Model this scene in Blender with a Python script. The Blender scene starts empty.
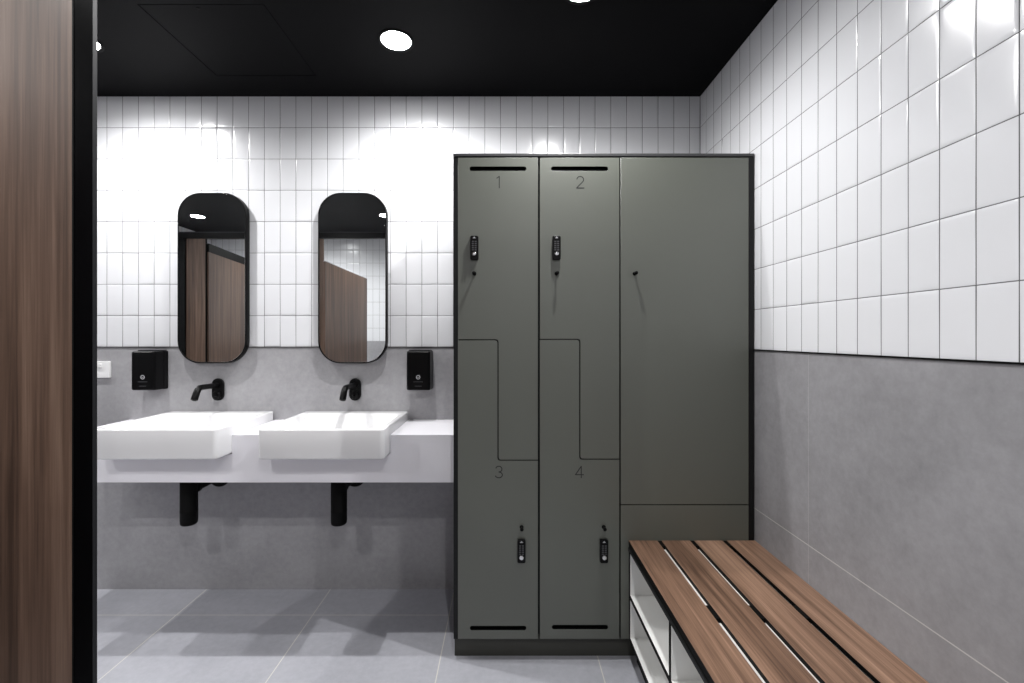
import bpy, bmesh, math, random
from mathutils import Vector, Matrix
random.seed(7)
C = bpy.context.scene.collection
PI = math.pi

# ------------------------------------------------------------------ dimensions (metres)
F = 452.0; VX = 506.0; VY = 337.0; EYE = 1.218
BACK = 2.182; RIGHT = 0.9366; LEFT = -3.42; FRONT = -0.95
CEIL = 2.380; DADO = 1.1697
ROW = (CEIL - DADO) / 8.0; COL = 0.07604
def at(px, py, Y):
    return Vector(((px - VX) / F * Y, Y, EYE - (py - VY) / F * Y))

# ------------------------------------------------------------------ materials
def new_mat(name):
    m = bpy.data.materials.new(name); m.use_nodes = True
    nt = m.node_tree; b = nt.nodes['Principled BSDF']
    return m, nt, b
def plain(name, col, rough=0.5, metal=0.0, spec=0.5, bump=0.0, bscale=200.0, coat=0.0):
    m, nt, b = new_mat(name)
    b.inputs['Base Color'].default_value = (*col, 1); b.inputs['Roughness'].default_value = rough
    b.inputs['Metallic'].default_value = metal; b.inputs['Specular IOR Level'].default_value = spec
    b.inputs['Coat Weight'].default_value = coat
    if True:
        tc = nt.nodes.new('ShaderNodeTexCoord'); n = nt.nodes.new('ShaderNodeTexNoise')
        n.inputs['Scale'].default_value = bscale; n.inputs['Detail'].default_value = 3
        nt.links.new(tc.outputs['Object'], n.inputs['Vector'])
        if bump > 0:
            bp = nt.nodes.new('ShaderNodeBump'); bp.inputs['Strength'].default_value = bump
            bp.inputs['Distance'].default_value = 0.001
            nt.links.new(n.outputs['Fac'], bp.inputs['Height']); nt.links.new(bp.outputs['Normal'], b.inputs['Normal'])
        mr = nt.nodes.new('ShaderNodeMapRange')
        mr.inputs['To Min'].default_value = max(0, rough - 0.03); mr.inputs['To Max'].default_value = rough + 0.03
        if rough > 0.03:
            nt.links.new(n.outputs['Fac'], mr.inputs['Value']); nt.links.new(mr.outputs['Result'], b.inputs['Roughness'])
    return m
def emit(name, col, s):
    m, nt, b = new_mat(name)
    nt.nodes.remove(b)
    e = nt.nodes.new('ShaderNodeEmission'); e.inputs['Color'].default_value = (*col, 1); e.inputs['Strength'].default_value = s
    nt.links.new(e.outputs[0], nt.nodes['Material Output'].inputs['Surface'])
    return m
def mth(nt, op, a, b=None):
    n = nt.nodes.new('ShaderNodeMath'); n.operation = op
    for i, v in enumerate((a, b)):
        if v is None: continue
        if isinstance(v, (int, float)): n.inputs[i].default_value = v
        else: nt.links.new(v, n.inputs[i])
    return n.outputs[0]
def gridmask(nt, coord, off, pitch, w):
    f = mth(nt, 'FRACT', mth(nt, 'DIVIDE', mth(nt, 'SUBTRACT', coord, off - 100 * pitch), pitch))
    d = mth(nt, 'MULTIPLY', mth(nt, 'MINIMUM', f, mth(nt, 'SUBTRACT', 1.0, f)), pitch)
    return mth(nt, 'LESS_THAN', d, w / 2)
def stone(name, dark, light, grout, joints, rough=0.45, gw=0.003):
    """porcelain slab: mottled grey, fine speckle, joints = [(axis, offset, pitch)]"""
    m, nt, b = new_mat(name)
    g = nt.nodes.new('ShaderNodeNewGeometry'); P = g.outputs['Position']
    n1 = nt.nodes.new('ShaderNodeTexNoise'); n1.inputs['Scale'].default_value = 3.2; n1.inputs['Detail'].default_value = 8; n1.inputs['Roughness'].default_value = 0.62
    n2 = nt.nodes.new('ShaderNodeTexNoise'); n2.inputs['Scale'].default_value = 38; n2.inputs['Detail'].default_value = 5; n2.inputs['Roughness'].default_value = 0.7
    for n in (n1, n2): nt.links.new(P, n.inputs['Vector'])
    mix = mth(nt, 'ADD', mth(nt, 'MULTIPLY', n1.outputs['Fac'], 0.58), mth(nt, 'MULTIPLY', n2.outputs['Fac'], 0.42))
    cr = nt.nodes.new('ShaderNodeValToRGB'); cr.color_ramp.elements[0].position = 0.33; cr.color_ramp.elements[1].position = 0.68
    cr.color_ramp.elements[0].color = (*dark, 1); cr.color_ramp.elements[1].color = (*light, 1)
    nt.links.new(mix, cr.inputs['Fac'])
    sp = nt.nodes.new('ShaderNodeSeparateXYZ'); nt.links.new(P, sp.inputs[0])
    mask = None
    for ax, off, pit, *jw in joints:
        k = gridmask(nt, sp.outputs[ax], off, pit, jw[0] if jw else gw)
        mask = k if mask is None else mth(nt, 'MAXIMUM', mask, k)
    if mask is not None:
        mx = nt.nodes.new('ShaderNodeMix'); mx.data_type = 'RGBA'
        nt.links.new(mask, mx.inputs['Factor']); nt.links.new(cr.outputs['Color'], mx.inputs['A']); mx.inputs['B'].default_value = (*grout, 1)
        nt.links.new(mx.outputs['Result'], b.inputs['Base Color'])
    else:
        nt.links.new(cr.outputs['Color'], b.inputs['Base Color'])
    b.inputs['Roughness'].default_value = rough; b.inputs['Specular IOR Level'].default_value = 0.4
    bp = nt.nodes.new('ShaderNodeBump'); bp.inputs['Strength'].default_value = 0.15; bp.inputs['Distance'].default_value = 0.001
    nt.links.new(n2.outputs['Fac'], bp.inputs['Height']); nt.links.new(bp.outputs['Normal'], b.inputs['Normal'])
    return m
def wood(name, axis, cols, rough=0.42, scale=1.0):
    """walnut, grain running along the given local axis"""
    m, nt, b = new_mat(name)
    tc = nt.nodes.new('ShaderNodeTexCoord'); oi = nt.nodes.new('ShaderNodeObjectInfo')
    add = nt.nodes.new('ShaderNodeVectorMath'); add.operation = 'ADD'
    mul = nt.nodes.new('ShaderNodeVectorMath'); mul.operation = 'SCALE'; mul.inputs['Scale'].default_value = 17.0
    cmb = nt.nodes.new('ShaderNodeCombineXYZ')
    for i in range(3): nt.links.new(oi.outputs['Random'], cmb.inputs[i])
    nt.links.new(cmb.outputs[0], mul.inputs[0]); nt.links.new(tc.outputs['Object'], add.inputs[0]); nt.links.new(mul.outputs[0], add.inputs[1])
    def tex(s_across, s_along, detail, rgh, dist=0.0):
        mp = nt.nodes.new('ShaderNodeMapping'); s = [s_across] * 3; s[axis] = s_along
        mp.inputs['Scale'].default_value = s; nt.links.new(add.outputs[0], mp.inputs['Vector'])
        n = nt.nodes.new('ShaderNodeTexNoise'); n.inputs['Scale'].default_value = scale; n.inputs['Detail'].default_value = detail
        n.inputs['Roughness'].default_value = rgh; n.inputs['Distortion'].default_value = dist
        nt.links.new(mp.outputs[0], n.inputs['Vector']); return n.outputs['Fac']
    a = tex(9, 0.7, 3, 0.55, 0.6); c = tex(55, 1.3, 4, 0.6, 0.3); d = tex(260, 5, 3, 0.6)
    v = mth(nt, 'ADD', mth(nt, 'ADD', mth(nt, 'MULTIPLY', a, 0.36), mth(nt, 'MULTIPLY', c, 0.40)), mth(nt, 'MULTIPLY', d, 0.24))
    cr = nt.nodes.new('ShaderNodeValToRGB'); el = cr.color_ramp.elements
    el[0].position = 0.38; el[1].position = 0.63
    el[0].color = (*cols[0], 1); el[1].color = (*cols[2], 1)
    e = el.new(0.5); e.color = (*cols[1], 1)
    nt.links.new(v, cr.inputs['Fac']); nt.links.new(cr.outputs['Color'], b.inputs['Base Color'])
    b.inputs['Roughness'].default_value = rough; b.inputs['Specular IOR Level'].default_value = 0.4
    bp = nt.nodes.new('ShaderNodeBump'); bp.inputs['Strength'].default_value = 0.12; bp.inputs['Distance'].default_value = 0.0006
    nt.links.new(d, bp.inputs['Height']); nt.links.new(bp.outputs['Normal'], b.inputs['Normal'])
    return m

M = {}
M['tile'] = plain('white_glazed_tile', (0.70, 0.707, 0.728), 0.19, bump=0.10, bscale=14.0)
M['grout'] = plain('grey_grout', (0.12, 0.12, 0.124), 0.9)
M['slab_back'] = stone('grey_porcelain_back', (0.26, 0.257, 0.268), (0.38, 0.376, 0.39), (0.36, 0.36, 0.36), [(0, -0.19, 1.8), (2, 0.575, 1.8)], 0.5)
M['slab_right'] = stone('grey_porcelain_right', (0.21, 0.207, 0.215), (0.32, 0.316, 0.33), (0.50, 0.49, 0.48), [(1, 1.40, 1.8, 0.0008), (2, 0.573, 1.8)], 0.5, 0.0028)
M['floor'] = stone('grey_floor_tile', (0.34, 0.345, 0.378), (0.455, 0.46, 0.50), (0.62, 0.61, 0.56), [(0, -0.249, 0.598), (1, 1.980, 0.598)], 0.42, 0.004)
M['ceiling'] = plain('black_ceiling_paint', (0.0045, 0.0045, 0.005), 0.5, spec=0.035, bump=0.1, bscale=300)
M['black'] = plain('satin_black', (0.002, 0.002, 0.0022), 0.38, spec=0.13)
M['matt_black'] = plain('matt_black', (0.002, 0.002, 0.002), 0.6, spec=0.12)
M['black_plastic'] = plain('black_plastic', (0.002, 0.002, 0.0023), 0.30, spec=0.15)
M['profile'] = plain('black_anodised_profile', (0.001, 0.001, 0.0013), 0.25, spec=0.04)
M['plinth'] = plain('dark_olive_plinth', (0.050, 0.050, 0.043), 0.45, spec=0.3)
M['lit_lid'] = plain('lit_charcoal_lid', (0.045, 0.045, 0.047), 0.4)  # paler than the carcass: light from above is put into this colour
M['return'] = plain('lit_grey_profile_return', (0.018, 0.0185, 0.021), 0.4, spec=0.2)  # lamp light on the black profile's side face, put into its colour
M['carcass'] = plain('charcoal_laminate', (0.007, 0.007, 0.0075), 0.45, spec=0.25)
M['olive'] = plain('olive_grey_laminate', (0.098, 0.105, 0.087), 0.46, spec=0.9, bump=0.04, bscale=900)
M['ceramic'] = plain('white_ceramic', (0.78, 0.78, 0.79), 0.12)
M['counter'] = plain('white_solid_surface', (0.84, 0.83, 0.87), 0.35)
M['white_plastic'] = plain('white_plastic', (0.75, 0.75, 0.75), 0.3)
M['white_lam'] = plain('white_compact_laminate', (0.78, 0.78, 0.76), 0.4)
M['chrome'] = plain('chrome', (0.75, 0.75, 0.76), 0.15, metal=1.0)
M['silver_print'] = plain('silver_print', (0.42, 0.42, 0.44), 0.4)
M['faint_print'] = plain('grey_print', (0.06, 0.06, 0.065), 0.5)
M['engraved'] = plain('dark_engraving', (0.012, 0.012, 0.012), 0.7)
M['mirror'] = plain('mirror_glass', (0.86, 0.88, 0.88), 0.0, metal=1.0)
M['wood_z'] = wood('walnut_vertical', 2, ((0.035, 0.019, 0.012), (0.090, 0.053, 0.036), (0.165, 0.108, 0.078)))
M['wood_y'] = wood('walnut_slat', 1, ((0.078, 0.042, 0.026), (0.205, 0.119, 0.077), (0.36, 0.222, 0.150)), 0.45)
LAMP = 118.0; BEAM = 55.0
M['lamp'] = emit('lamp_lens', (1.0, 0.992, 0.99), LAMP)

# ------------------------------------------------------------------ helpers
def link(name, me, mats, parent=None, smooth=False):
    o = bpy.data.objects.new(name, me); C.objects.link(o)
    for m in (mats if isinstance(mats, (list, tuple)) else [mats]): me.materials.append(m)
    if parent is not None:
        o.parent = parent
    if smooth:
        for p in me.polygons: p.use_smooth = True
    return o
def from_bm(name, bm, mats, parent=None, smooth=False, bevel=0.0, seg=2, origin=None):
    me = bpy.data.meshes.new(name)
    if origin is not None: bmesh.ops.translate(bm, verts=bm.verts, vec=-Vector(origin))
    elif parent is not None: bmesh.ops.translate(bm, verts=bm.verts, vec=-world_loc(parent))
    bmesh.ops.recalc_face_normals(bm, faces=bm.faces)
    bm.to_mesh(me); bm.free()
    o = link(name, me, mats, parent, smooth)
    if origin is not None:
        o.location = Vector(origin) - (world_loc(parent) if parent is not None else Vector((0, 0, 0)))
    if bevel > 0:
        md = o.modifiers.new('bevel', 'BEVEL'); md.width = bevel; md.segments = seg; md.limit_method = 'ANGLE'; md.angle_limit = math.radians(40)
        md.harden_normals = False
    return o
def world_loc(o):
    v = Vector(o.location)
    while o.parent is not None:
        o = o.parent; v = v + Vector(o.location)
    return v
def box(bm, x0, x1, y0, y1, z0, z1, mi=0):
    vs = [bm.verts.new((x, y, z)) for x in (x0, x1) for y in (y0, y1) for z in (z0, z1)]
    fs = []
    for q in ((0, 1, 3, 2), (4, 6, 7, 5), (0, 4, 5, 1), (2, 3, 7, 6), (0, 2, 6, 4), (1, 5, 7, 3)):
        f = bm.faces.new([vs[i] for i in q]); f.material_index = mi; fs.append(f)
    return fs
def boxes(*bs):
    bm = bmesh.new()
    for b in bs: box(bm, *b)
    return bm
def sandwich(bm, axis, *b):
    """panel box: the two broad faces across `axis` take material 0, the edges material 1"""
    fs = box(bm, *b)
    pairs = {0: (0, 1), 1: (2, 3), 2: (4, 5)}
    for i, f in enumerate(fs): f.material_index = 0 if i in pairs[axis] else 1
def rrect(w, h, r, n=8):
    pts = []
    for cx, cy, a0 in ((w/2-r, h/2-r, 0), (-w/2+r, h/2-r, PI/2), (-w/2+r, -h/2+r, PI), (w/2-r, -h/2+r, 1.5*PI)):
        for i in range(n + 1):
            a = a0 + PI/2 * i / n; pts.append((cx + r*math.cos(a), cy + r*math.sin(a)))
    return pts
def loft(bm, rings, cap0=True, cap1=True, mi=0):
    vr = [[bm.verts.new(p) for p in r] for r in rings]
    n = len(vr[0])
    for a, b in zip(vr, vr[1:]):
        for i in range(n):
            f = bm.faces.new((a[i], a[(i+1) % n], b[(i+1) % n], b[i])); f.material_index = mi
    if cap0: bm.faces.new(vr[0][::-1]).material_index = mi
    if cap1: bm.faces.new(vr[-1]).material_index = mi
    return vr
def tube(bm, pts, radii, n=16, caps=True, mi=0):
    pts = [Vector(p) for p in pts]
    if isinstance(radii, (int, float)): radii = [radii] * len(pts)
    rings = []; up = None
    for i, p in enumerate(pts):
        t = (pts[min(i+1, len(pts)-1)] - pts[max(i-1, 0)]).normalized()
        if up is None:
            ref = Vector((0, 0, 1)) if abs(t.z) < 0.9 else Vector((0, 1, 0))
            up = (ref - t * ref.dot(t)).normalized()
        else:
            up = (up - t * up.dot(t)).normalized()
        s = t.cross(up)
        rings.append([p + radii[i] * (math.cos(2*PI*k/n) * up + math.sin(2*PI*k/n) * s) for k in range(n)])
    loft(bm, rings, caps, caps, mi)
def lathe(bm, c, axis, prof, n=32, mi=0):
    """prof = [(radius, distance along axis)]"""
    c = Vector(c); axis = Vector(axis).normalized()
    ref = Vector((0, 0, 1)) if abs(axis.z) < 0.9 else Vector((1, 0, 0))
    u = (ref - axis*ref.dot(axis)).normalized(); v = axis.cross(u)
    rings = [[c + axis*d + r*(math.cos(2*PI*k/n)*u + math.sin(2*PI*k/n)*v) for k in range(n)] for r, d in prof]
    loft(bm, rings, True, True, mi)
def plate(name, loops, thick, mats, parent=None, bevel=0.0, to=None):
    """flat sheet cut from 2-D loops (first outer, the rest holes), extruded; to(u,v,w)->world"""
    cu = bpy.data.curves.new(name, 'CURVE'); cu.dimensions = '2D'; cu.fill_mode = 'BOTH'
    cu.extrude = thick/2 - bevel; cu.bevel_depth = bevel; cu.bevel_resolution = 1; cu.offset = -bevel
    for lp in loops:
        s = cu.splines.new('POLY'); s.points.add(len(lp)-1)
        for p, q in zip(s.points, lp): p.co = (q[0], q[1], 0, 1)
        s.use_cyclic_u = True
    tmp = bpy.data.objects.new('tmp', cu); C.objects.link(tmp)
    dg = bpy.context.evaluated_depsgraph_get()
    me = bpy.data.meshes.new_from_object(tmp.evaluated_get(dg))
    bpy.data.objects.remove(tmp); bpy.data.curves.remove(cu)
    me.materials.clear(); me.name = name
    off = world_loc(parent) if parent is not None else Vector((0, 0, 0))
    for v in me.vertices: v.co = Vector(to(*v.co)) - off
    bm = bmesh.new(); bm.from_mesh(me); bmesh.ops.remove_doubles(bm, verts=bm.verts, dist=1e-5)
    bmesh.ops.recalc_face_normals(bm, faces=bm.faces); bm.to_mesh(me); bm.free()
    return link(name, me, mats, parent)
def thing(name, label, cat, loc=(0, 0, 0), group=None):
    o = bpy.data.objects.new(name, None); C.objects.link(o); o.location = loc; o.empty_display_size = 0.05
    return tag(o, label, cat, group)
def tag(o, label, cat, group=None):
    o['label'] = label; o['category'] = cat
    if group: o['group'] = group
    return o
def struct(o):
    o['kind'] = 'structure'; return o
def dup(root, loc, label):
    """copy of a thing with copies of its parts and sub-parts"""
    r = root.copy(); C.objects.link(r); r.location = loc; r['label'] = label
    for ch in root.children:
        c = ch.copy(); C.objects.link(c); c.parent = r
        for g in ch.children:
            d = g.copy(); C.objects.link(d); d.parent = c
    return r

# ------------------------------------------------------------------ room shell
def tile_wall(bm, o, u, n, u0, u1, phase):
    """white 75 x 150 tiles stack-bonded from the dado to the ceiling, each slightly pillowed and tilted.
    o: point on the wall at height 0, u: along the wall, n: out of the wall"""
    us = [0, .035, .12, .35, .65, .88, .965, 1]; vs = [0, .018, .07, .25, .5, .75, .93, .982, 1]
    g = 0.0022
    k0 = math.floor((u0 - phase) / COL)
    k1 = math.ceil((u1 - phase) / COL)
    for k in range(k0, k1):
        a = max(u0, phase + k*COL) + g/2; b = min(u1, phase + (k+1)*COL) - g/2
        if b - a < 0.003: continue
        for r in range(8):
            z0 = DADO + r*ROW + g/2; z1 = DADO + (r+1)*ROW - g/2
            tx, tz = random.gauss(0, .00022), random.gauss(0, .00022)
            lift = random.gauss(0, .00018); ja, jb = random.gauss(0, .0004), random.gauss(0, .0004)
            w1, w2, p1, p2 = random.uniform(2, 6), random.uniform(3, 8), random.uniform(0, 6), random.uniform(0, 6)
            grid = []
            for i, s in enumerate(us):
                line = []
                for j, t in enumerate(vs):
                    d = min(min(i, len(us)-1-i), min(j, len(vs)-1-j))
                    h = (-0.0007, -0.0002, 0.0, 0.0)[min(d, 3)]
                    if d > 0:
                        h += lift + tx*(s-.5)*2 + tz*(t-.5)*2 + .00013*math.sin(w1*s+p1)*math.sin(w2*t+p2)
                    p = o + u*(a + (b-a)*s + (ja*(1-s) + jb*s)*(t-.5)) + Vector((0, 0, z0 + (z1-z0)*t)) + n*h
                    line.append(bm.verts.new(p))
                grid.append(line)
            for i in range(len(us)-1):
                for j in range(len(vs)-1):
                    f = bm.faces.new((grid[i][j], grid[i+1][j], grid[i+1][j+1], grid[i][j+1])); f.material_index = 0; f.smooth = True
    return bm
def wall(name, o, u, n, u0, u1, phase, slab):
    bm = bmesh.new(); tile_wall(bm, o, u, n, u0, u1, phase)
    for f in bm.faces:
        f.normal_update()
        if f.normal.dot(n) < 0: f.normal_flip()
    def slabbox(z0, z1, d0, d1, mi):
        cs = [o + u*a + n*d + Vector((0, 0, z)) for a in (u0, u1) for d in (d0, d1) for z in (z0, z1)]
        xs = [c.x for c in cs]; ys = [c.y for c in cs]; zs = [c.z for c in cs]
        box(bm, min(xs), max(xs), min(ys), max(ys), min(zs), max(zs), mi)
    slabbox(DADO, CEIL, -0.08, -0.0012, 1)
    slabbox(0, DADO, -0.08, 0.0, 2)
    me = bpy.data.meshes.new(name)
    bm.to_mesh(me); bm.free()
    ob = link(name, me, [M['tile'], M['grout'], slab])
    return struct(ob)
X3, Y3, Z3 = Vector((1, 0, 0)), Vector((0, 1, 0)), Vector((0, 0, 1))
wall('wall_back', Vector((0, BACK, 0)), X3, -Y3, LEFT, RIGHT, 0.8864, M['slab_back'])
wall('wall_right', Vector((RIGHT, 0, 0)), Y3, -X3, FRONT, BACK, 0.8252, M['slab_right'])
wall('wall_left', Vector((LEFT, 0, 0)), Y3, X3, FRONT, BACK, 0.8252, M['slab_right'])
wall('wall_front', Vector((0, FRONT, 0)), X3, Y3, LEFT, RIGHT, 0.8864, M['slab_back'])
struct(from_bm('floor', boxes((LEFT-.08, RIGHT+.08, FRONT-.08, BACK+.08, -0.1, 0)), M['floor']))
# slim black edge trims where the tile meets the stone
struct(from_bm('trim_1', boxes((LEFT, RIGHT, BACK-0.0035, BACK, DADO-0.0015, DADO+0.0015)), M['matt_black']))
struct(from_bm('trim_2', boxes((RIGHT-0.0035, RIGHT, FRONT, BACK-0.004, DADO-0.0022, DADO+0.0022)), M['matt_black']))

# ceiling with an opening for the access hatch
hx0, hx1, hy0, hy1 = -1.288, -0.845, 1.578, 2.010
struct(from_bm('ceiling', boxes(
    (LEFT-.08, hx0, FRONT-.08, BACK+.08, CEIL, CEIL+.05), (hx1, RIGHT+.08, FRONT-.08, BACK+.08, CEIL, CEIL+.05),
    (hx0, hx1, FRONT-.08, hy0, CEIL, CEIL+.05), (hx0, hx1, hy1, BACK+.08, CEIL, CEIL+.05),
    (hx0, hx1, hy0, hy1, CEIL+.03, CEIL+.05)), M['ceiling']))
h = thing('ceiling_hatch', 'flush black access hatch set in the black ceiling', 'hatch', ((hx0+hx1)/2, (hy0+hy1)/2, CEIL))
bm = boxes((hx0+.0025, hx1-.0025, hy0+.0025, hy1-.0025, CEIL+.0005, CEIL+.02)); from_bm('hatch_panel', bm, M['ceiling'], h, bevel=.001)
bm = bmesh.new(); lathe(bm, (hx0+.2, hy0+.02, CEIL-.0005), -Z3, [(.006, -.001), (.006, .0004), (.004, .001)], 16); from_bm('hatch_lock', bm, M['matt_black'], h)

# ------------------------------------------------------------------ downlights
def downlight(x, y, label):
    t = thing('downlight', label, 'downlight', (x, y, CEIL), 'ceiling downlights')
    bm = bmesh.new(); n = 48
    prof = [(.070, 0), (.070, .002), (.067, .0034), (.062, .0036), (.0575, .0015), (.0575, 0)]
    vr = [[bm.verts.new((x + r*math.cos(2*PI*k/n), y + r*math.sin(2*PI*k/n), CEIL - d)) for k in range(n)] for r, d in prof]
    for a, b in zip(vr, vr[1:] + vr[:1]):
        for i in range(n): bm.faces.new((a[i], a[(i+1) % n], b[(i+1) % n], b[i]))
    from_bm('trim_ring', bm, M['matt_black'], t, smooth=True)
    bm = bmesh.new()
    f = bm.faces.new([bm.verts.new((x + .057*math.cos(2*PI*k/n), y + .057*math.sin(2*PI*k/n), CEIL - .001)) for k in range(n)])
    me_o = from_bm('lens', bm, M['lamp'], t)
    me = me_o.data
    if me.polygons[0].normal.z > 0: me.flip_normals()
    l = bpy.data.lights.new('beam', 'SPOT'); l.energy = BEAM; l.spot_size = math.radians(164); l.spot_blend = 1.0; l.shadow_soft_size = 0.007
    l.color = (1.0, 0.992, 0.99)
    lo = bpy.data.objects.new('beam', l); C.objects.link(lo); lo.parent = t; lo.location = (0, 0, -.012)
    return t
DL = [(-2.88, 1.773, 'ceiling downlight farthest left along the basin wall, beyond the wood panel'),
      (-1.668, 1.773, 'ceiling downlight over the left basin, half hidden behind the wood panel'),
      (-0.431, 1.773, 'bright round downlight in the black ceiling right of the hatch'),
      (0.254, 1.508, 'downlight over the lockers at the top edge of the photo'),
      (-2.97, -0.05, 'downlight seen reflected in the top of the left mirror'),
      (-2.02, -0.28, 'downlight on the camera side between the two mirrored ones'),
      (-1.15, -0.02, 'downlight seen reflected at the right edge of the right mirror'),
      (0.20, -0.28, 'downlight above the wooden bench on the camera side')]
for a in DL: downlight(*a)

# ------------------------------------------------------------------ vanity counter
CY, CT, CB = 1.839, 0.8195, 0.6262
BW, BF, BB, BT, BBOT = 0.490, 1.742, BACK-0.002, 0.8615, 0.7445
basins = (-1.361, -0.7155)
cx0, cx1 = -1.816, -0.201
bm = bmesh.new()
box(bm, cx0, cx1, CY, BACK-.001, CB, BBOT-.004)
edges = [cx0] + [v for b in basins for v in (b-BW/2-.0004, b+BW/2+.0004)] + [cx1]
for a, b in zip(edges[::2], edges[1::2]): box(bm, a, b, CY, BACK-.001, BBOT-.004, CT)
bmesh.ops.remove_doubles(bm, verts=bm.verts, dist=1e-5)
ct = from_bm('vanity_counter', bm, M['counter'], origin=((cx0+cx1)/2, CY, CB))
tag(ct, 'long white vanity counter carrying both basins along the back wall', 'counter')

# ------------------------------------------------------------------ basins
def make_basin(cx, label):
    t = thing('basin', label, 'basin', (cx, (BF+BB)/2, BBOT), 'semi-recessed basins on the counter')
    D = BB - BF; cy = (BF + BB)/2; n = 8
    def ring(w, d, r, z, dy=0): return [(cx+p[0], cy+dy+p[1], z) for p in rrect(w, d, r, n)]
    bm = bmesh.new()
    rs = [ring(BW-.012, D-.012, .014, BBOT), ring(BW-.004, D-.004, .017, BBOT+.002), ring(BW-.001, D-.001, .018, BBOT+.005), ring(BW, D, .018, BBOT+.009),
          ring(BW, D, .018, BT-.006), ring(BW-.002, D-.002, .0175, BT-.002), ring(BW-.008, D-.008, .016, BT)]
    iw, idp, dy = BW-.032, D-.110, -.038
    rs += [ring(iw, idp, .04, BT, dy), ring(iw-.006, idp-.006, .04, BT-.002, dy), ring(iw-.012, idp-.012, .04, BT-.008, dy),
           ring(iw-.05, idp-.04, .05, BT-.035, dy), ring(iw-.10, idp-.08, .06, BT-.056, dy), ring(iw-.18, idp-.14, .07, BT-.064, dy), ring(.06, .06, .0299, BT-.069, dy)]
    loft(bm, rs)
    from_bm('bowl', bm, M['ceramic'], t, smooth=True)
    bm = bmesh.new(); lathe(bm, (cx, cy+dy, BT-.0688), Z3, [(.024, 0), (.024, .003), (.019, .005), (.004, .006)], 24)
    from_bm('drain_cover', bm, M['black'], t, smooth=True)
    return t
ba = make_basin(basins[0], 'white rectangular basin on the left, next to the dark frame and switch')
dup(ba, (basins[1], (BF+BB)/2, BBOT), 'white rectangular basin on the right, nearer the lockers')

# ------------------------------------------------------------------ taps
def make_tap(cx, label):
    zc = 1.218 - (389.3-VY)*BACK/F
    t = thing('wall_tap', label, 'tap', (cx, BACK, zc), 'wall taps')
    plate('wall_plate', [rrect(.056, .107, .0279, 12)], .012, M['black'], t, .002, lambda u, v, w: (cx+u, BACK-.0065-w, zc+v))
    zs = zc + .020
    bm = bmesh.new()
    P = [(cx, BACK-.012, zs), (cx, BACK-.06, zs+.002), (cx, BACK-.120, zs+.0035), (cx, BACK-.138, zs+.002), (cx, BACK-.150, zs-.006), (cx, BACK-.159, zs-.019), (cx, BACK-.174, zs-.048)]
    tube(bm, P, [.0130, .0125, .0125, .0130, .0135, .0140, .0145], 20)
    from_bm('spout', bm, M['black'], t, smooth=True, bevel=.001)
    bm = bmesh.new(); d = (Vector(P[-1]) - Vector(P[-2])).normalized()
    lathe(bm, Vector(P[-1]) - d*.002, d, [(.0095, 0), (.0095, .004), (.008, .0045)], 20); from_bm('aerator', bm, M['matt_black'], t)
    zh = zc - .026
    bm = bmesh.new(); lathe(bm, (cx, BACK-.012, zh), -Y3, [(.020, 0), (.020, .007), (.0185, .0095), (.003, .010)], 28)
    tube(bm, [(cx, BACK-.020, zh), (cx, BACK-.030, zh-.001), (cx, BACK-.036, zh-.002)], [.0055, .005, .0045], 12)
    from_bm('handle', bm, M['black'], t, smooth=True, bevel=.001)
    return t
ta = make_tap(-1.3855, 'black wall tap below the left mirror')
dup(ta, (-0.7257, BACK, ta.location.z), 'black wall tap below the right mirror')

# ------------------------------------------------------------------ bottle traps
def make_trap(cx, label):
    y = 1.972; zb = 1.218 - (524-VY)/F*y
    t = thing('bottle_trap', label, 'waste pipe', (cx, BACK, zb), 'bottle traps')
    bm = bmesh.new(); lathe(bm, (cx, y, zb), Z3, [(.028, 0), (.032, .004), (.0335, .012), (.0335, .055), (.034, .056), (.034, .062), (.0335, .063), (.0335, CB-.0005-zb)], 32)
    from_bm('bottle', bm, M['matt_black'], t, smooth=True, bevel=.001)
    za = 0.548
    bm = bmesh.new(); tube(bm, [(cx, y+.02, za), (cx, BACK-.006, za)], .018, 20)
    lathe(bm, (cx, y+.034, za), Y3, [(.023, 0), (.023, .022)], 24); from_bm('outlet_pipe', bm, M['matt_black'], t, smooth=True, bevel=.001)
    bm = bmesh.new(); lathe(bm, (cx, BACK, za), -Y3, [(.052, 0), (.052, .004), (.046, .012), (.021, .014)], 36); from_bm('wall_flange', bm, M['matt_black'], t, smooth=True, bevel=.001)
    return t
tr = make_trap(-1.383, 'black bottle trap under the counter below the left basin')
dup(tr, (-0.7285, BACK, tr.location.z), 'black bottle trap under the counter below the right basin')

# ------------------------------------------------------------------ mirrors
def make_mirror(cx, label):
    w, hh, r, zc, ym = .326, .812, .108, 1.4985, 2.150
    t = thing('wall_mirror', label, 'mirror', (cx, BACK, zc-hh/2), 'pill-shaped wall mirrors')
    plate('frame', [rrect(w, hh, r, 14), rrect(w-.010, hh-.010, r-.005, 14)], BACK-ym, M['black'], t, .0008, lambda u, v, q: (cx+u, (BACK+ym)/2-q, zc+v))
    plate('backing_board', [rrect(w-.011, hh-.011, r-.0055, 14)], .012, M['matt_black'], t, 0, lambda u, v, q: (cx+u, ym+.014-q, zc+v))
    plate('mirror_glass', [rrect(w-.0105, hh-.0105, r-.0053, 14)], .005, M['mirror'], t, .0012, lambda u, v, q: (cx+u, ym+.0040-q, zc+v))
    return t
mi_ = make_mirror(-1.400, 'pill-shaped black framed mirror over the left basin')
dup(mi_, (-0.7315, BACK, mi_.location.z), 'pill-shaped black framed mirror over the right basin')

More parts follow.
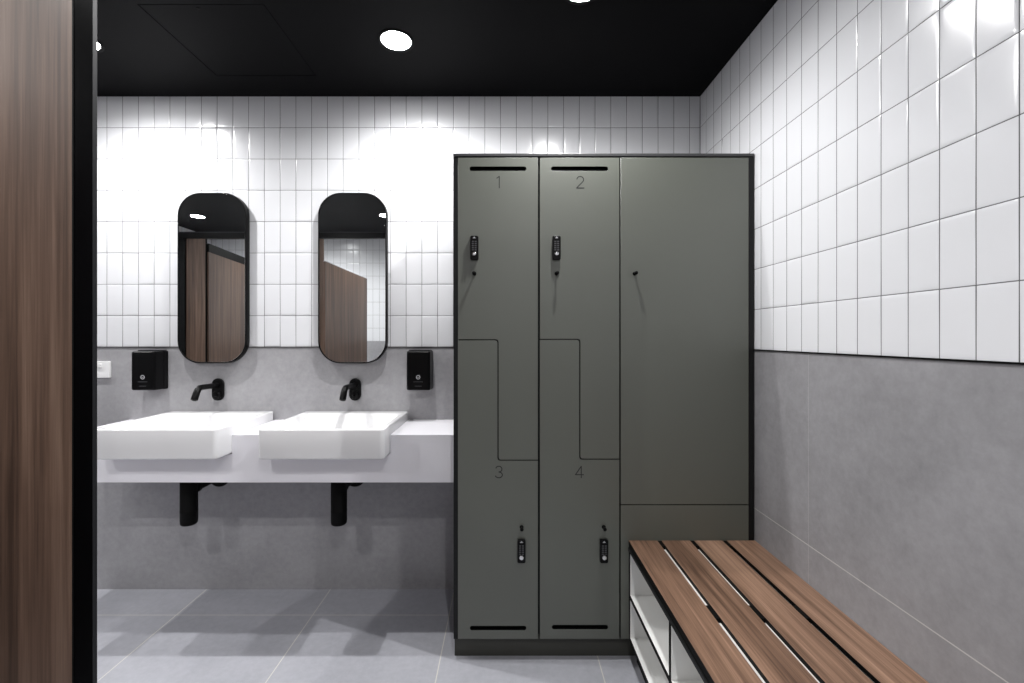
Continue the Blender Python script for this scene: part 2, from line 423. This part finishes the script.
# ------------------------------------------------------------------ soap dispensers
def make_disp(cx, label):
    w, z0, z1, yf = .110, .9695, 1.152, 2.097
    t = thing('soap_dispenser', label, 'soap dispenser', (cx, BACK, z0), 'black wall soap dispensers')
    zc = (z0+z1)/2; hh = z1-z0
    def ring(s, y, rr): return [(cx+p[0], y, zc+p[1]) for p in rrect(w-s, hh-s, rr, 6)]
    bm = bmesh.new(); loft(bm, [ring(0, BACK-.0275, .006), ring(0, yf+.010, .007), ring(.003, yf+.003, .008), ring(.012, yf, .009)])
    from_bm('front_cover', bm, M['black_plastic'], t, smooth=False, bevel=.0015)
    bm = bmesh.new(); loft(bm, [ring(-.001, BACK, .005), ring(-.001, BACK-.027, .005)]); box(bm, cx-w/2+.004, cx+w/2-.004, BACK-.05, BACK-.004, z1, z1+.004)
    from_bm('back_case', bm, M['black_plastic'], t, bevel=.001)
    bm = bmesh.new(); zl = z0 + .062
    n = 28
    for r0, r1 in ((.0070, .0098), (0.0, .0036)):
        if r0 == 0:
            box(bm, cx-.0045, cx+.0045, yf-.0006, yf+.0001, zl-.0012, zl+.0012)
        else:
            vr = [[bm.verts.new((cx+r*math.cos(2*PI*k/n), yf-d, zl+r*math.sin(2*PI*k/n))) for k in range(n)] for r, d in ((r0, -.0001), (r0, .0006), (r1, .0006), (r1, -.0001))]
            for a, b in zip(vr, vr[1:]):
                for i in range(n): bm.faces.new((a[i], a[(i+1) % n], b[(i+1) % n], b[i]))
    from_bm('emblem', bm, M['silver_print'], t)
    bm = boxes((cx-.022, cx+.022, yf-.0004, yf+.0002, zl-.0225, zl-.0205), (cx-.016, cx+.016, yf-.0004, yf+.0002, zl-.0425, zl-.0405))
    from_bm('printed_lines', bm, M['faint_print'], t)
    return t
sd = make_disp(-1.686, 'black soap dispenser between the white switch and the left mirror')
dup(sd, (-0.4075, BACK, sd.location.z), 'black soap dispenser between the right mirror and the lockers')

# ------------------------------------------------------------------ switch plate
sx1 = (111.4-VX)*BACK/F; sx0 = sx1 - .116; sz1 = EYE - (361.3-VY)*BACK/F; sz0 = sz1 - .079
t = thing('switch_plate', 'white electrical switch plate on the grey wall beside the dark frame', 'switch', ((sx0+sx1)/2, BACK, sz0))
from_bm('cover_plate', boxes((sx0, sx1, BACK-.011, BACK, sz0, sz1)), M['white_plastic'], t, bevel=.002)
for q in (sx1-.044, sx0+.044):
    from_bm('rocker', boxes((q-.008, q+.008, BACK-.0165, BACK-.0095, sz1-.031, sz1-.012)), M['white_plastic'], t, bevel=.0015)

# ------------------------------------------------------------------ locker bank
LY = 1.700
def lx(px): return (px - VX) / F * LY
def lz(py): return EYE - (py - VY) / F * LY
lx0, lx1, ltop = lx(453.5), RIGHT-.003, lz(153.6)
lb = thing('locker_bank', 'olive grey locker bank with numbered doors against the back wall', 'lockers', ((lx0+lx1)/2, LY, 0))
zb0 = lz(639.2); dep = BACK-.003
bm = bmesh.new()
T = .0165
box(bm, lx0, lx0+T, LY+.001, dep, zb0, ltop-.011)
box(bm, lx1-.0195, lx1, LY+.001, dep, zb0, ltop-.011)
box(bm, lx0+T, lx1-.0195, LY+.03, dep, zb0, zb0+T)
box(bm, lx0+T, lx1-.0195, dep-.01, dep, zb0+T, ltop-.011)
for px in (539.0, 620.4): box(bm, lx(px)-.008, lx(px)+.008, LY+.022, dep-.01, zb0+T, ltop-.011)
box(bm, lx(539)+.008, lx(620.4)-.008, LY+.03, LY+.04, zb0+T, ltop-.011); box(bm, lx0+T, lx(539)-.008, LY+.03, LY+.04, zb0+T, ltop-.011)
box(bm, lx(620.4)+.008, lx1-.0195, LY+.03, LY+.04, zb0+T, ltop-.011)
from_bm('carcass', bm, M['carcass'], lb, bevel=.0008)
o = from_bm('top_panel', boxes((lx0, lx1, LY-.002, dep, ltop-.0105, ltop)), M['lit_lid'], lb, bevel=.001)
from_bm('plinth', boxes((lx0+.001, lx1, LY+.027, dep, 0, zb0-.0005)), M['plinth'], lb, bevel=.0008)
def fillet(poly, radii, n=5):
    out = []
    for i, p in enumerate(poly):
        r = radii[i]; p = Vector(p)
        if r <= 0: out.append((p.x, p.y)); continue
        a = (Vector(poly[i-1])-p).normalized(); b = (Vector(poly[(i+1) % len(poly)])-p).normalized()
        for k in range(n+1):
            s = k/n; q0 = p + a*r*(1-s); q1 = p + b*r*s
            q = q0*(1-s) + q1*s; out.append((q.x, q.y))
    return out
def dark_edges(o):
    o.data.materials.append(M['matt_black'])
    for p in o.data.polygons: p.material_index = 0 if p.normal.y < -0.5 else 1
    return o
def door_plane(u, v, w): return (u, LY+.009-w, v)
def rslot(px0, px1, py0, py1):
    x0, x1, z0, z1 = lx(px0), lx(px1), lz(py1), lz(py0)
    cx, cz = (x0+x1)/2, (z0+z1)/2
    return [(cx+p[0], cz+p[1]) for p in rrect(x1-x0, z1-z0, min(x1-x0, z1-z0)/2-.0002, 5)]
def arcp(cx, cz, rx, rz, a0, a1, n=10): return [(cx+rx*math.cos(math.radians(a0+(a1-a0)*i/n)), cz+rz*math.sin(math.radians(a0+(a1-a0)*i/n))) for i in range(n+1)]
DIG = {  # strokes in a 0.62 x 1 box centred on x
 '1': [[(-.16, .84), (.06, 1.0), (.06, 0)]],
 '2': [arcp(0, .72, .29, .28, 170, -38) + [(-.31, 0), (.33, 0)]],
 '3': [arcp(0, .75, .27, .25, 160, -90)[0:] , arcp(0, .25, .31, .25, 90, -160)],
 '4': [[(.16, 0), (.16, 1.0), (-.34, .27), (.36, .27)]],
}
def number(ch, px, py0, py1, parent):
    hgt = lz(py0) - lz(py1); x = lx(px); z = lz(py1)
    bm = bmesh.new(); wd = .0017
    for st in DIG[ch]:
        pts = [Vector((x + a*hgt, 0, z + b*hgt)) for a, b in st]
        for i in range(len(pts)-1):
            d = (pts[i+1]-pts[i]); L = d.length
            if L < 1e-6: continue
            d /= L; nrm = Vector((-d.z, 0, d.x))
            a, b = pts[i] - d*wd*.5, pts[i+1] + d*wd*.5
            r0 = [a+nrm*wd, a-nrm*wd, b-nrm*wd, b+nrm*wd]
            loft(bm, [[Vector((p.x, LY+.0004, p.z)) for p in r0], [Vector((p.x, LY-.0004-.00002*i, p.z)) for p in r0]])
    from_bm('number', bm, M['engraved'], parent)
def lock(pxc, py0, py1, parent):
    x = lx(pxc); z1, z0 = lz(py0), lz(py1); w = .0305; hh = z1-z0; zc = (z0+z1)/2
    o = plate('lock_body', [[(x+p[0], zc+p[1]) for p in rrect(w, hh, .006, 6)]], .014, M['black_plastic'], parent, .002, lambda u, v, q: (u, LY-.007-q, v))
    bm = bmesh.new()
    for i in range(5):
        for j in (-1, 1): box(bm, x+j*.0052-.0036, x+j*.0052+.0036, LY-.0152, LY-.0138, z1-.022-i*.0078-.0022, z1-.022-i*.0078+.0022)
    b = from_bm('lock_buttons', bm, M['faint_print'], parent); b['label'] = 'two columns of grey lock buttons'
    bm = bmesh.new()
    lathe(bm, (x, LY-.0138, z0+.023), -Y3, [(.0088, 0), (.0088, .004), (.0075, .007), (.002, .0075)], 24)
    b = from_bm('lock_dial', bm, M['chrome'], parent, smooth=True, bevel=.0008); b['label'] = 'round chrome dial of the lock'
    bm = bmesh.new()
    loft(bm, [[(x+a, LY-d, z1-.004+c) for a, c in ((-.006, -.006), (.006, -.006), (0, .0005))] for d in (.0138, .0150)])
    b = from_bm('lock_indicator', bm, M['silver_print'], parent); b['label'] = 'small silver triangle at the lock top'
def knob(px, py, parent):
    bm = bmesh.new(); lathe(bm, (lx(px), LY, lz(py)), -Y3, [(.0075, -.0005), (.0075, .0015), (.0036, .003), (.0036, .016), (.0062, .018), (.0066, .024), (.005, .0265), (.001, .027)], 20)
    from_bm('pull_knob', bm, M['matt_black'], parent, smooth=True)
G = .0036
ztop = lz(157.6); zbot = zb0 + .001
cols = [(457.9, 538.9, 498.0, 339.8, 460.2), (538.9, 620.3, 579.8, 339.4, 459.2)]
for ci, (a, b, s, h1, h2) in enumerate(cols):
    x0, x1, xs, zh, zl = lx(a)+(G if ci else 0), lx(b)-G, lx(s), lz(h1), lz(h2)
    g = .0018
    up = fillet([(x0, zh+g), (xs+g, zh+g), (xs+g, zl+g), (x1, zl+g), (x1, ztop), (x0, ztop)], [0, .012, .012, 0, 0, 0])
    slot = rslot(*((469.6, 526.2, 166.6, 170.9) if ci == 0 else (551.2, 608.0, 166.6, 170.9)))
    d = plate('door', [up, slot[::-1]], .018, M['olive'], lb, .0008, door_plane); dark_edges(d)
    d['label'] = 'upper L-shaped olive grey door number %d' % (ci+1)
    number(str(ci+1), (498.6, 580.2)[ci], 176.4, 188.0, d)
    lock((474.5, 556.3)[ci], 236.4, 260.4, d); knob((474.4, 556.6)[ci], 273.6, d)
    lo = fillet([(x0, zbot), (x1, zbot), (x1, zl-g), (xs-g, zl-g), (xs-g, zh-g), (x0, zh-g)], [0, 0, 0, .012, .012, 0])
    slot = rslot(*((470.0, 526.2, 626.0, 630.2) if ci == 0 else (551.9, 608.0, 625.0, 629.2)))
    d = plate('door', [lo, slot[::-1]], .018, M['olive'], lb, .0008, door_plane); dark_edges(d)
    d['label'] = 'lower L-shaped olive grey door number %d' % (ci+3)
    number(str(ci+3), (498.8, 579.4)[ci], 466.2, 477.8, d)
    lock((521.4, 603.5)[ci], 538.4, 561.6, d); knob((521.6, 603.7)[ci], 527.0, d)
x0, x1 = lx(620.3)+.0012, lx1-.0195-.0015
d = plate('door', [[(x0, lz(504.8)+.0015), (x1, lz(504.8)+.0015), (x1, ztop), (x0, ztop)]], .018, M['olive'], lb, .0008, door_plane); dark_edges(d)
d['label'] = 'tall plain olive grey door without a number'; knob(634.6, 273.6, d)
d = plate('lower_panel', [[(x0, zbot), (x1, zbot), (x1, lz(504.8)-.0015), (x0, lz(504.8)-.0015)]], .018, M['olive'], lb, .0008, door_plane); dark_edges(d)

# ------------------------------------------------------------------ slatted bench with pigeonholes
bx0, bx1, by0, by1, bz = 0.4605, RIGHT-.002, 0.415, LY-.003, 0.4545
bn = thing('bench', 'walnut slatted bench with white pigeonholes along the right wall', 'bench', ((bx0+bx1)/2, (by0+by1)/2, 0))
gap = .0150; sw = (bx1-bx0-3*gap)/4
for i in range(4):
    a = bx0 + i*(sw+gap)
    bm = bmesh.new(); sandwich(bm, 2, a, a+sw, by0, by1, bz-.013, bz)
    from_bm('slat', bm, [M['wood_y'], M['matt_black']], bn, bevel=.0008, origin=(a+sw/2, (by0+by1)/2, bz))
tz1 = bz-.0135; tz0 = tz1-.012
fz1 = tz0-.0008; fz0 = fz1-.011
xt = bx0 + 3*sw + 2*gap - .01
bm = bmesh.new(); sandwich(bm, 2, bx0+.001, xt, by0, by1, tz0, tz1)
from_bm('top_board', bm, [M['white_lam'], M['matt_black']], bn)
from_bm('steel_rail', boxes((bx0-.0022, bx0+.022, by0, by1, fz0, fz1)), M['carcass'], bn, bevel=.0008)
from_bm('steel_rail', boxes((bx1-.020, bx1, by0, by1, fz0, tz1)), M['matt_black'], bn, bevel=.0008)
for i in range(3):
    a = bx0 + (i+1)*sw + i*gap
    for ya, yb in ((by1-.045, by1-.001), (1.228, 1.288), (.80, .86), (by0+.001, by0+.045)):
        from_bm('spacer', boxes((a+.0003, a+gap-.0003, ya, yb, tz1+.0002, bz-.0012)), M['matt_black'], bn)
pt = .018; pz0, pz1 = .082, fz0-.0005
mid = (bx0+bx1)/2
xb = bx1-.012
def panel(name, axis, *b):
    bm = bmesh.new(); sandwich(bm, axis, *b); return from_bm(name, bm, [M['white_lam'], M['matt_black']], bn)
ys = [by1-.0005, 1.272+pt/2, 0.845+pt/2, by0+pt]
for i, y in enumerate(ys):
    panel('end_panel' if i in (0, 3) else 'divider', 1, bx0+.001, xb, y-pt, y, pz0+pt, pz1)
panel('bottom_panel', 2, bx0+.001, xb, by0, by1, pz0, pz0+pt)
panel('back_panel', 0, xb+.0005, xb+.0115, by0, by1, pz0, pz1)
zs = .2585
for ya, yb in zip(ys[1:], ys[:-1]): panel('shelf', 2, bx0+.001, xb-.0005, ya+.0003, yb-pt-.0003, zs-pt, zs)
from_bm('plinth', boxes((bx0+.03, bx1, by0+.02, by1, 0, pz0-.0005)), M['matt_black'], bn)

# ------------------------------------------------------------------ cubicle fronts (left foreground, and seen in the mirrors)
PY, PTH = 0.600, 0.013
GRP = 'walnut cubicle panels'
pxr = -.5477
xw = (73.5-VX)/F*PY
t = thing('partition_panel', 'tall walnut panel with black edge profile filling the left foreground', 'partition', (-.75, PY, 0), GRP)
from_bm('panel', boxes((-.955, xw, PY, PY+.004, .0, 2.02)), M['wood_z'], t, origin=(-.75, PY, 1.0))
bm = boxes((xw+.0002, pxr-.0008, PY-.0005, PY+.0055, 0, 2.02)); from_bm('edge_profile', bm, M['profile'], t)
from_bm('profile_return', boxes((pxr-.0007, pxr, PY-.0004, PY+.0056, 0, 2.02)), M['return'], t)
bm = boxes((xw-.001, xw+.001, PY-.0012, PY-.0002, 0, 2.02)); from_bm('dark_strip', bm, M['matt_black'], t)  # dark strip along the gap between wood and profile
bm = boxes((-.968, -.956, PY-.001, PY+.006, 0, 2.02)); from_bm('edge_profile', bm, M['profile'], t, bevel=.001)
t = thing('header_rail', 'black header rail over the cubicle openings, reflected in both mirrors', 'rail', (-1.6, PY, 2.02))
from_bm('rail', boxes((-2.665, pxr, PY-.012, PY+.028, 2.0205, 2.066)), M['black'], t, bevel=.001)
from_bm('rail_cap', boxes((-2.665, pxr, PY+.022, PY+.030, 2.0665, 2.074)), M['return'], t)
t = thing('partition_panel', 'narrow walnut panel with black post, reflected at the left of the left mirror', 'partition', (-2.53, PY, 0), GRP)
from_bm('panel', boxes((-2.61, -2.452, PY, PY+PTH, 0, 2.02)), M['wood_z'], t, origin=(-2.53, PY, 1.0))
from_bm('post', boxes((-2.665, -2.611, PY-.012, PY+.028, 0, 2.02)), M['black'], t, bevel=.001)
from_bm('gap_blocker', boxes((-2.4519, -2.4470, PY+.001, PY+PTH+.004, 0, 2.02)), M['matt_black'], t)  # black strip added to stop light showing through the gap beside the door
# open door swung into the cubicle
t = thing('cubicle_door', 'walnut cubicle door standing open, reflected in the left mirror', 'door', (-2.445, PY, 0))
def swing(bmx, hx, ang):
    bmesh.ops.rotate(bmx, verts=bmx.verts, cent=(hx, PY, 0), matrix=Matrix.Rotation(math.radians(ang), 3, 'Z')); return bmx
AN = -7.5
bm = swing(boxes((-2.449, -2.436, PY-.70, PY-.002, .12, 1.915)), -2.445, AN)
from_bm('door_leaf', bm, M['wood_z'], t, origin=(-2.45, .3, 1.0))
bm = swing(boxes((-2.451, -2.434, PY-.70, PY-.002, 1.9155, 1.985)), -2.445, AN); from_bm('top_rail', bm, M['matt_black'], t)
bm = swing(boxes((-2.451, -2.434, PY-.712, PY-.7005, .12, 1.985)), -2.445, AN); from_bm('edge_strip', bm, M['black'], t)
t = thing('partition_panel', 'narrow walnut panel reflected at the left edge of the right mirror', 'partition', (-1.53, PY, 0), GRP)
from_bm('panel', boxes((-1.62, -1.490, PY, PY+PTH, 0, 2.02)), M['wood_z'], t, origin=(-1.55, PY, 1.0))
t = thing('partition_screen', 'lower walnut side screen reflected in the middle of the right mirror', 'partition', (-1.48, .1, 0))
from_bm('screen_leaf', boxes((-1.489, -1.476, -.485, PY+PTH, .1, 1.835)), M['wood_z'], t, origin=(-1.48, 0, 1.0))
from_bm('edge_strip', boxes((-1.490, -1.475, -.495, -.4855, .1, 1.838)), M['black'], t)
from_bm('top_cap', boxes((-1.490, -1.475, -.485, PY+PTH, 1.8353, 1.842)), M['silver_print'], t)
for y in (-.45, .45): from_bm('foot', boxes((-1.492, -1.473, y-.02, y+.02, 0, .1)), M['black'], t)

# ------------------------------------------------------------------ world, camera, view
w = bpy.data.worlds.new('World'); bpy.context.scene.world = w; w.use_nodes = True
w.node_tree.nodes['Background'].inputs['Color'].default_value = (0.5, 0.5, 0.5, 1); w.node_tree.nodes['Background'].inputs['Strength'].default_value = 0.0
cam = bpy.data.cameras.new('Camera'); co = bpy.data.objects.new('Camera', cam); C.objects.link(co)
co.location = (0, 0, EYE); co.rotation_euler = (PI/2, 0, 0)
cam.sensor_width = 36; cam.lens = F/1024*36; cam.shift_x = (512-VX)/1024; cam.shift_y = (VY-341.5)/1024; cam.clip_start = 0.02
sc = bpy.context.scene; sc.camera = co
sc.view_settings.view_transform = 'Standard'; sc.view_settings.look = 'None'; sc.view_settings.gamma = 1; sc.view_settings.use_curve_mapping = False
sc.view_settings.exposure = 0.0
sc.cycles.use_denoising = True
sc.cycles.max_bounces = 10; sc.cycles.diffuse_bounces = 4; sc.cycles.glossy_bounces = 6
sc.cycles.sample_clamp_indirect = 6.0
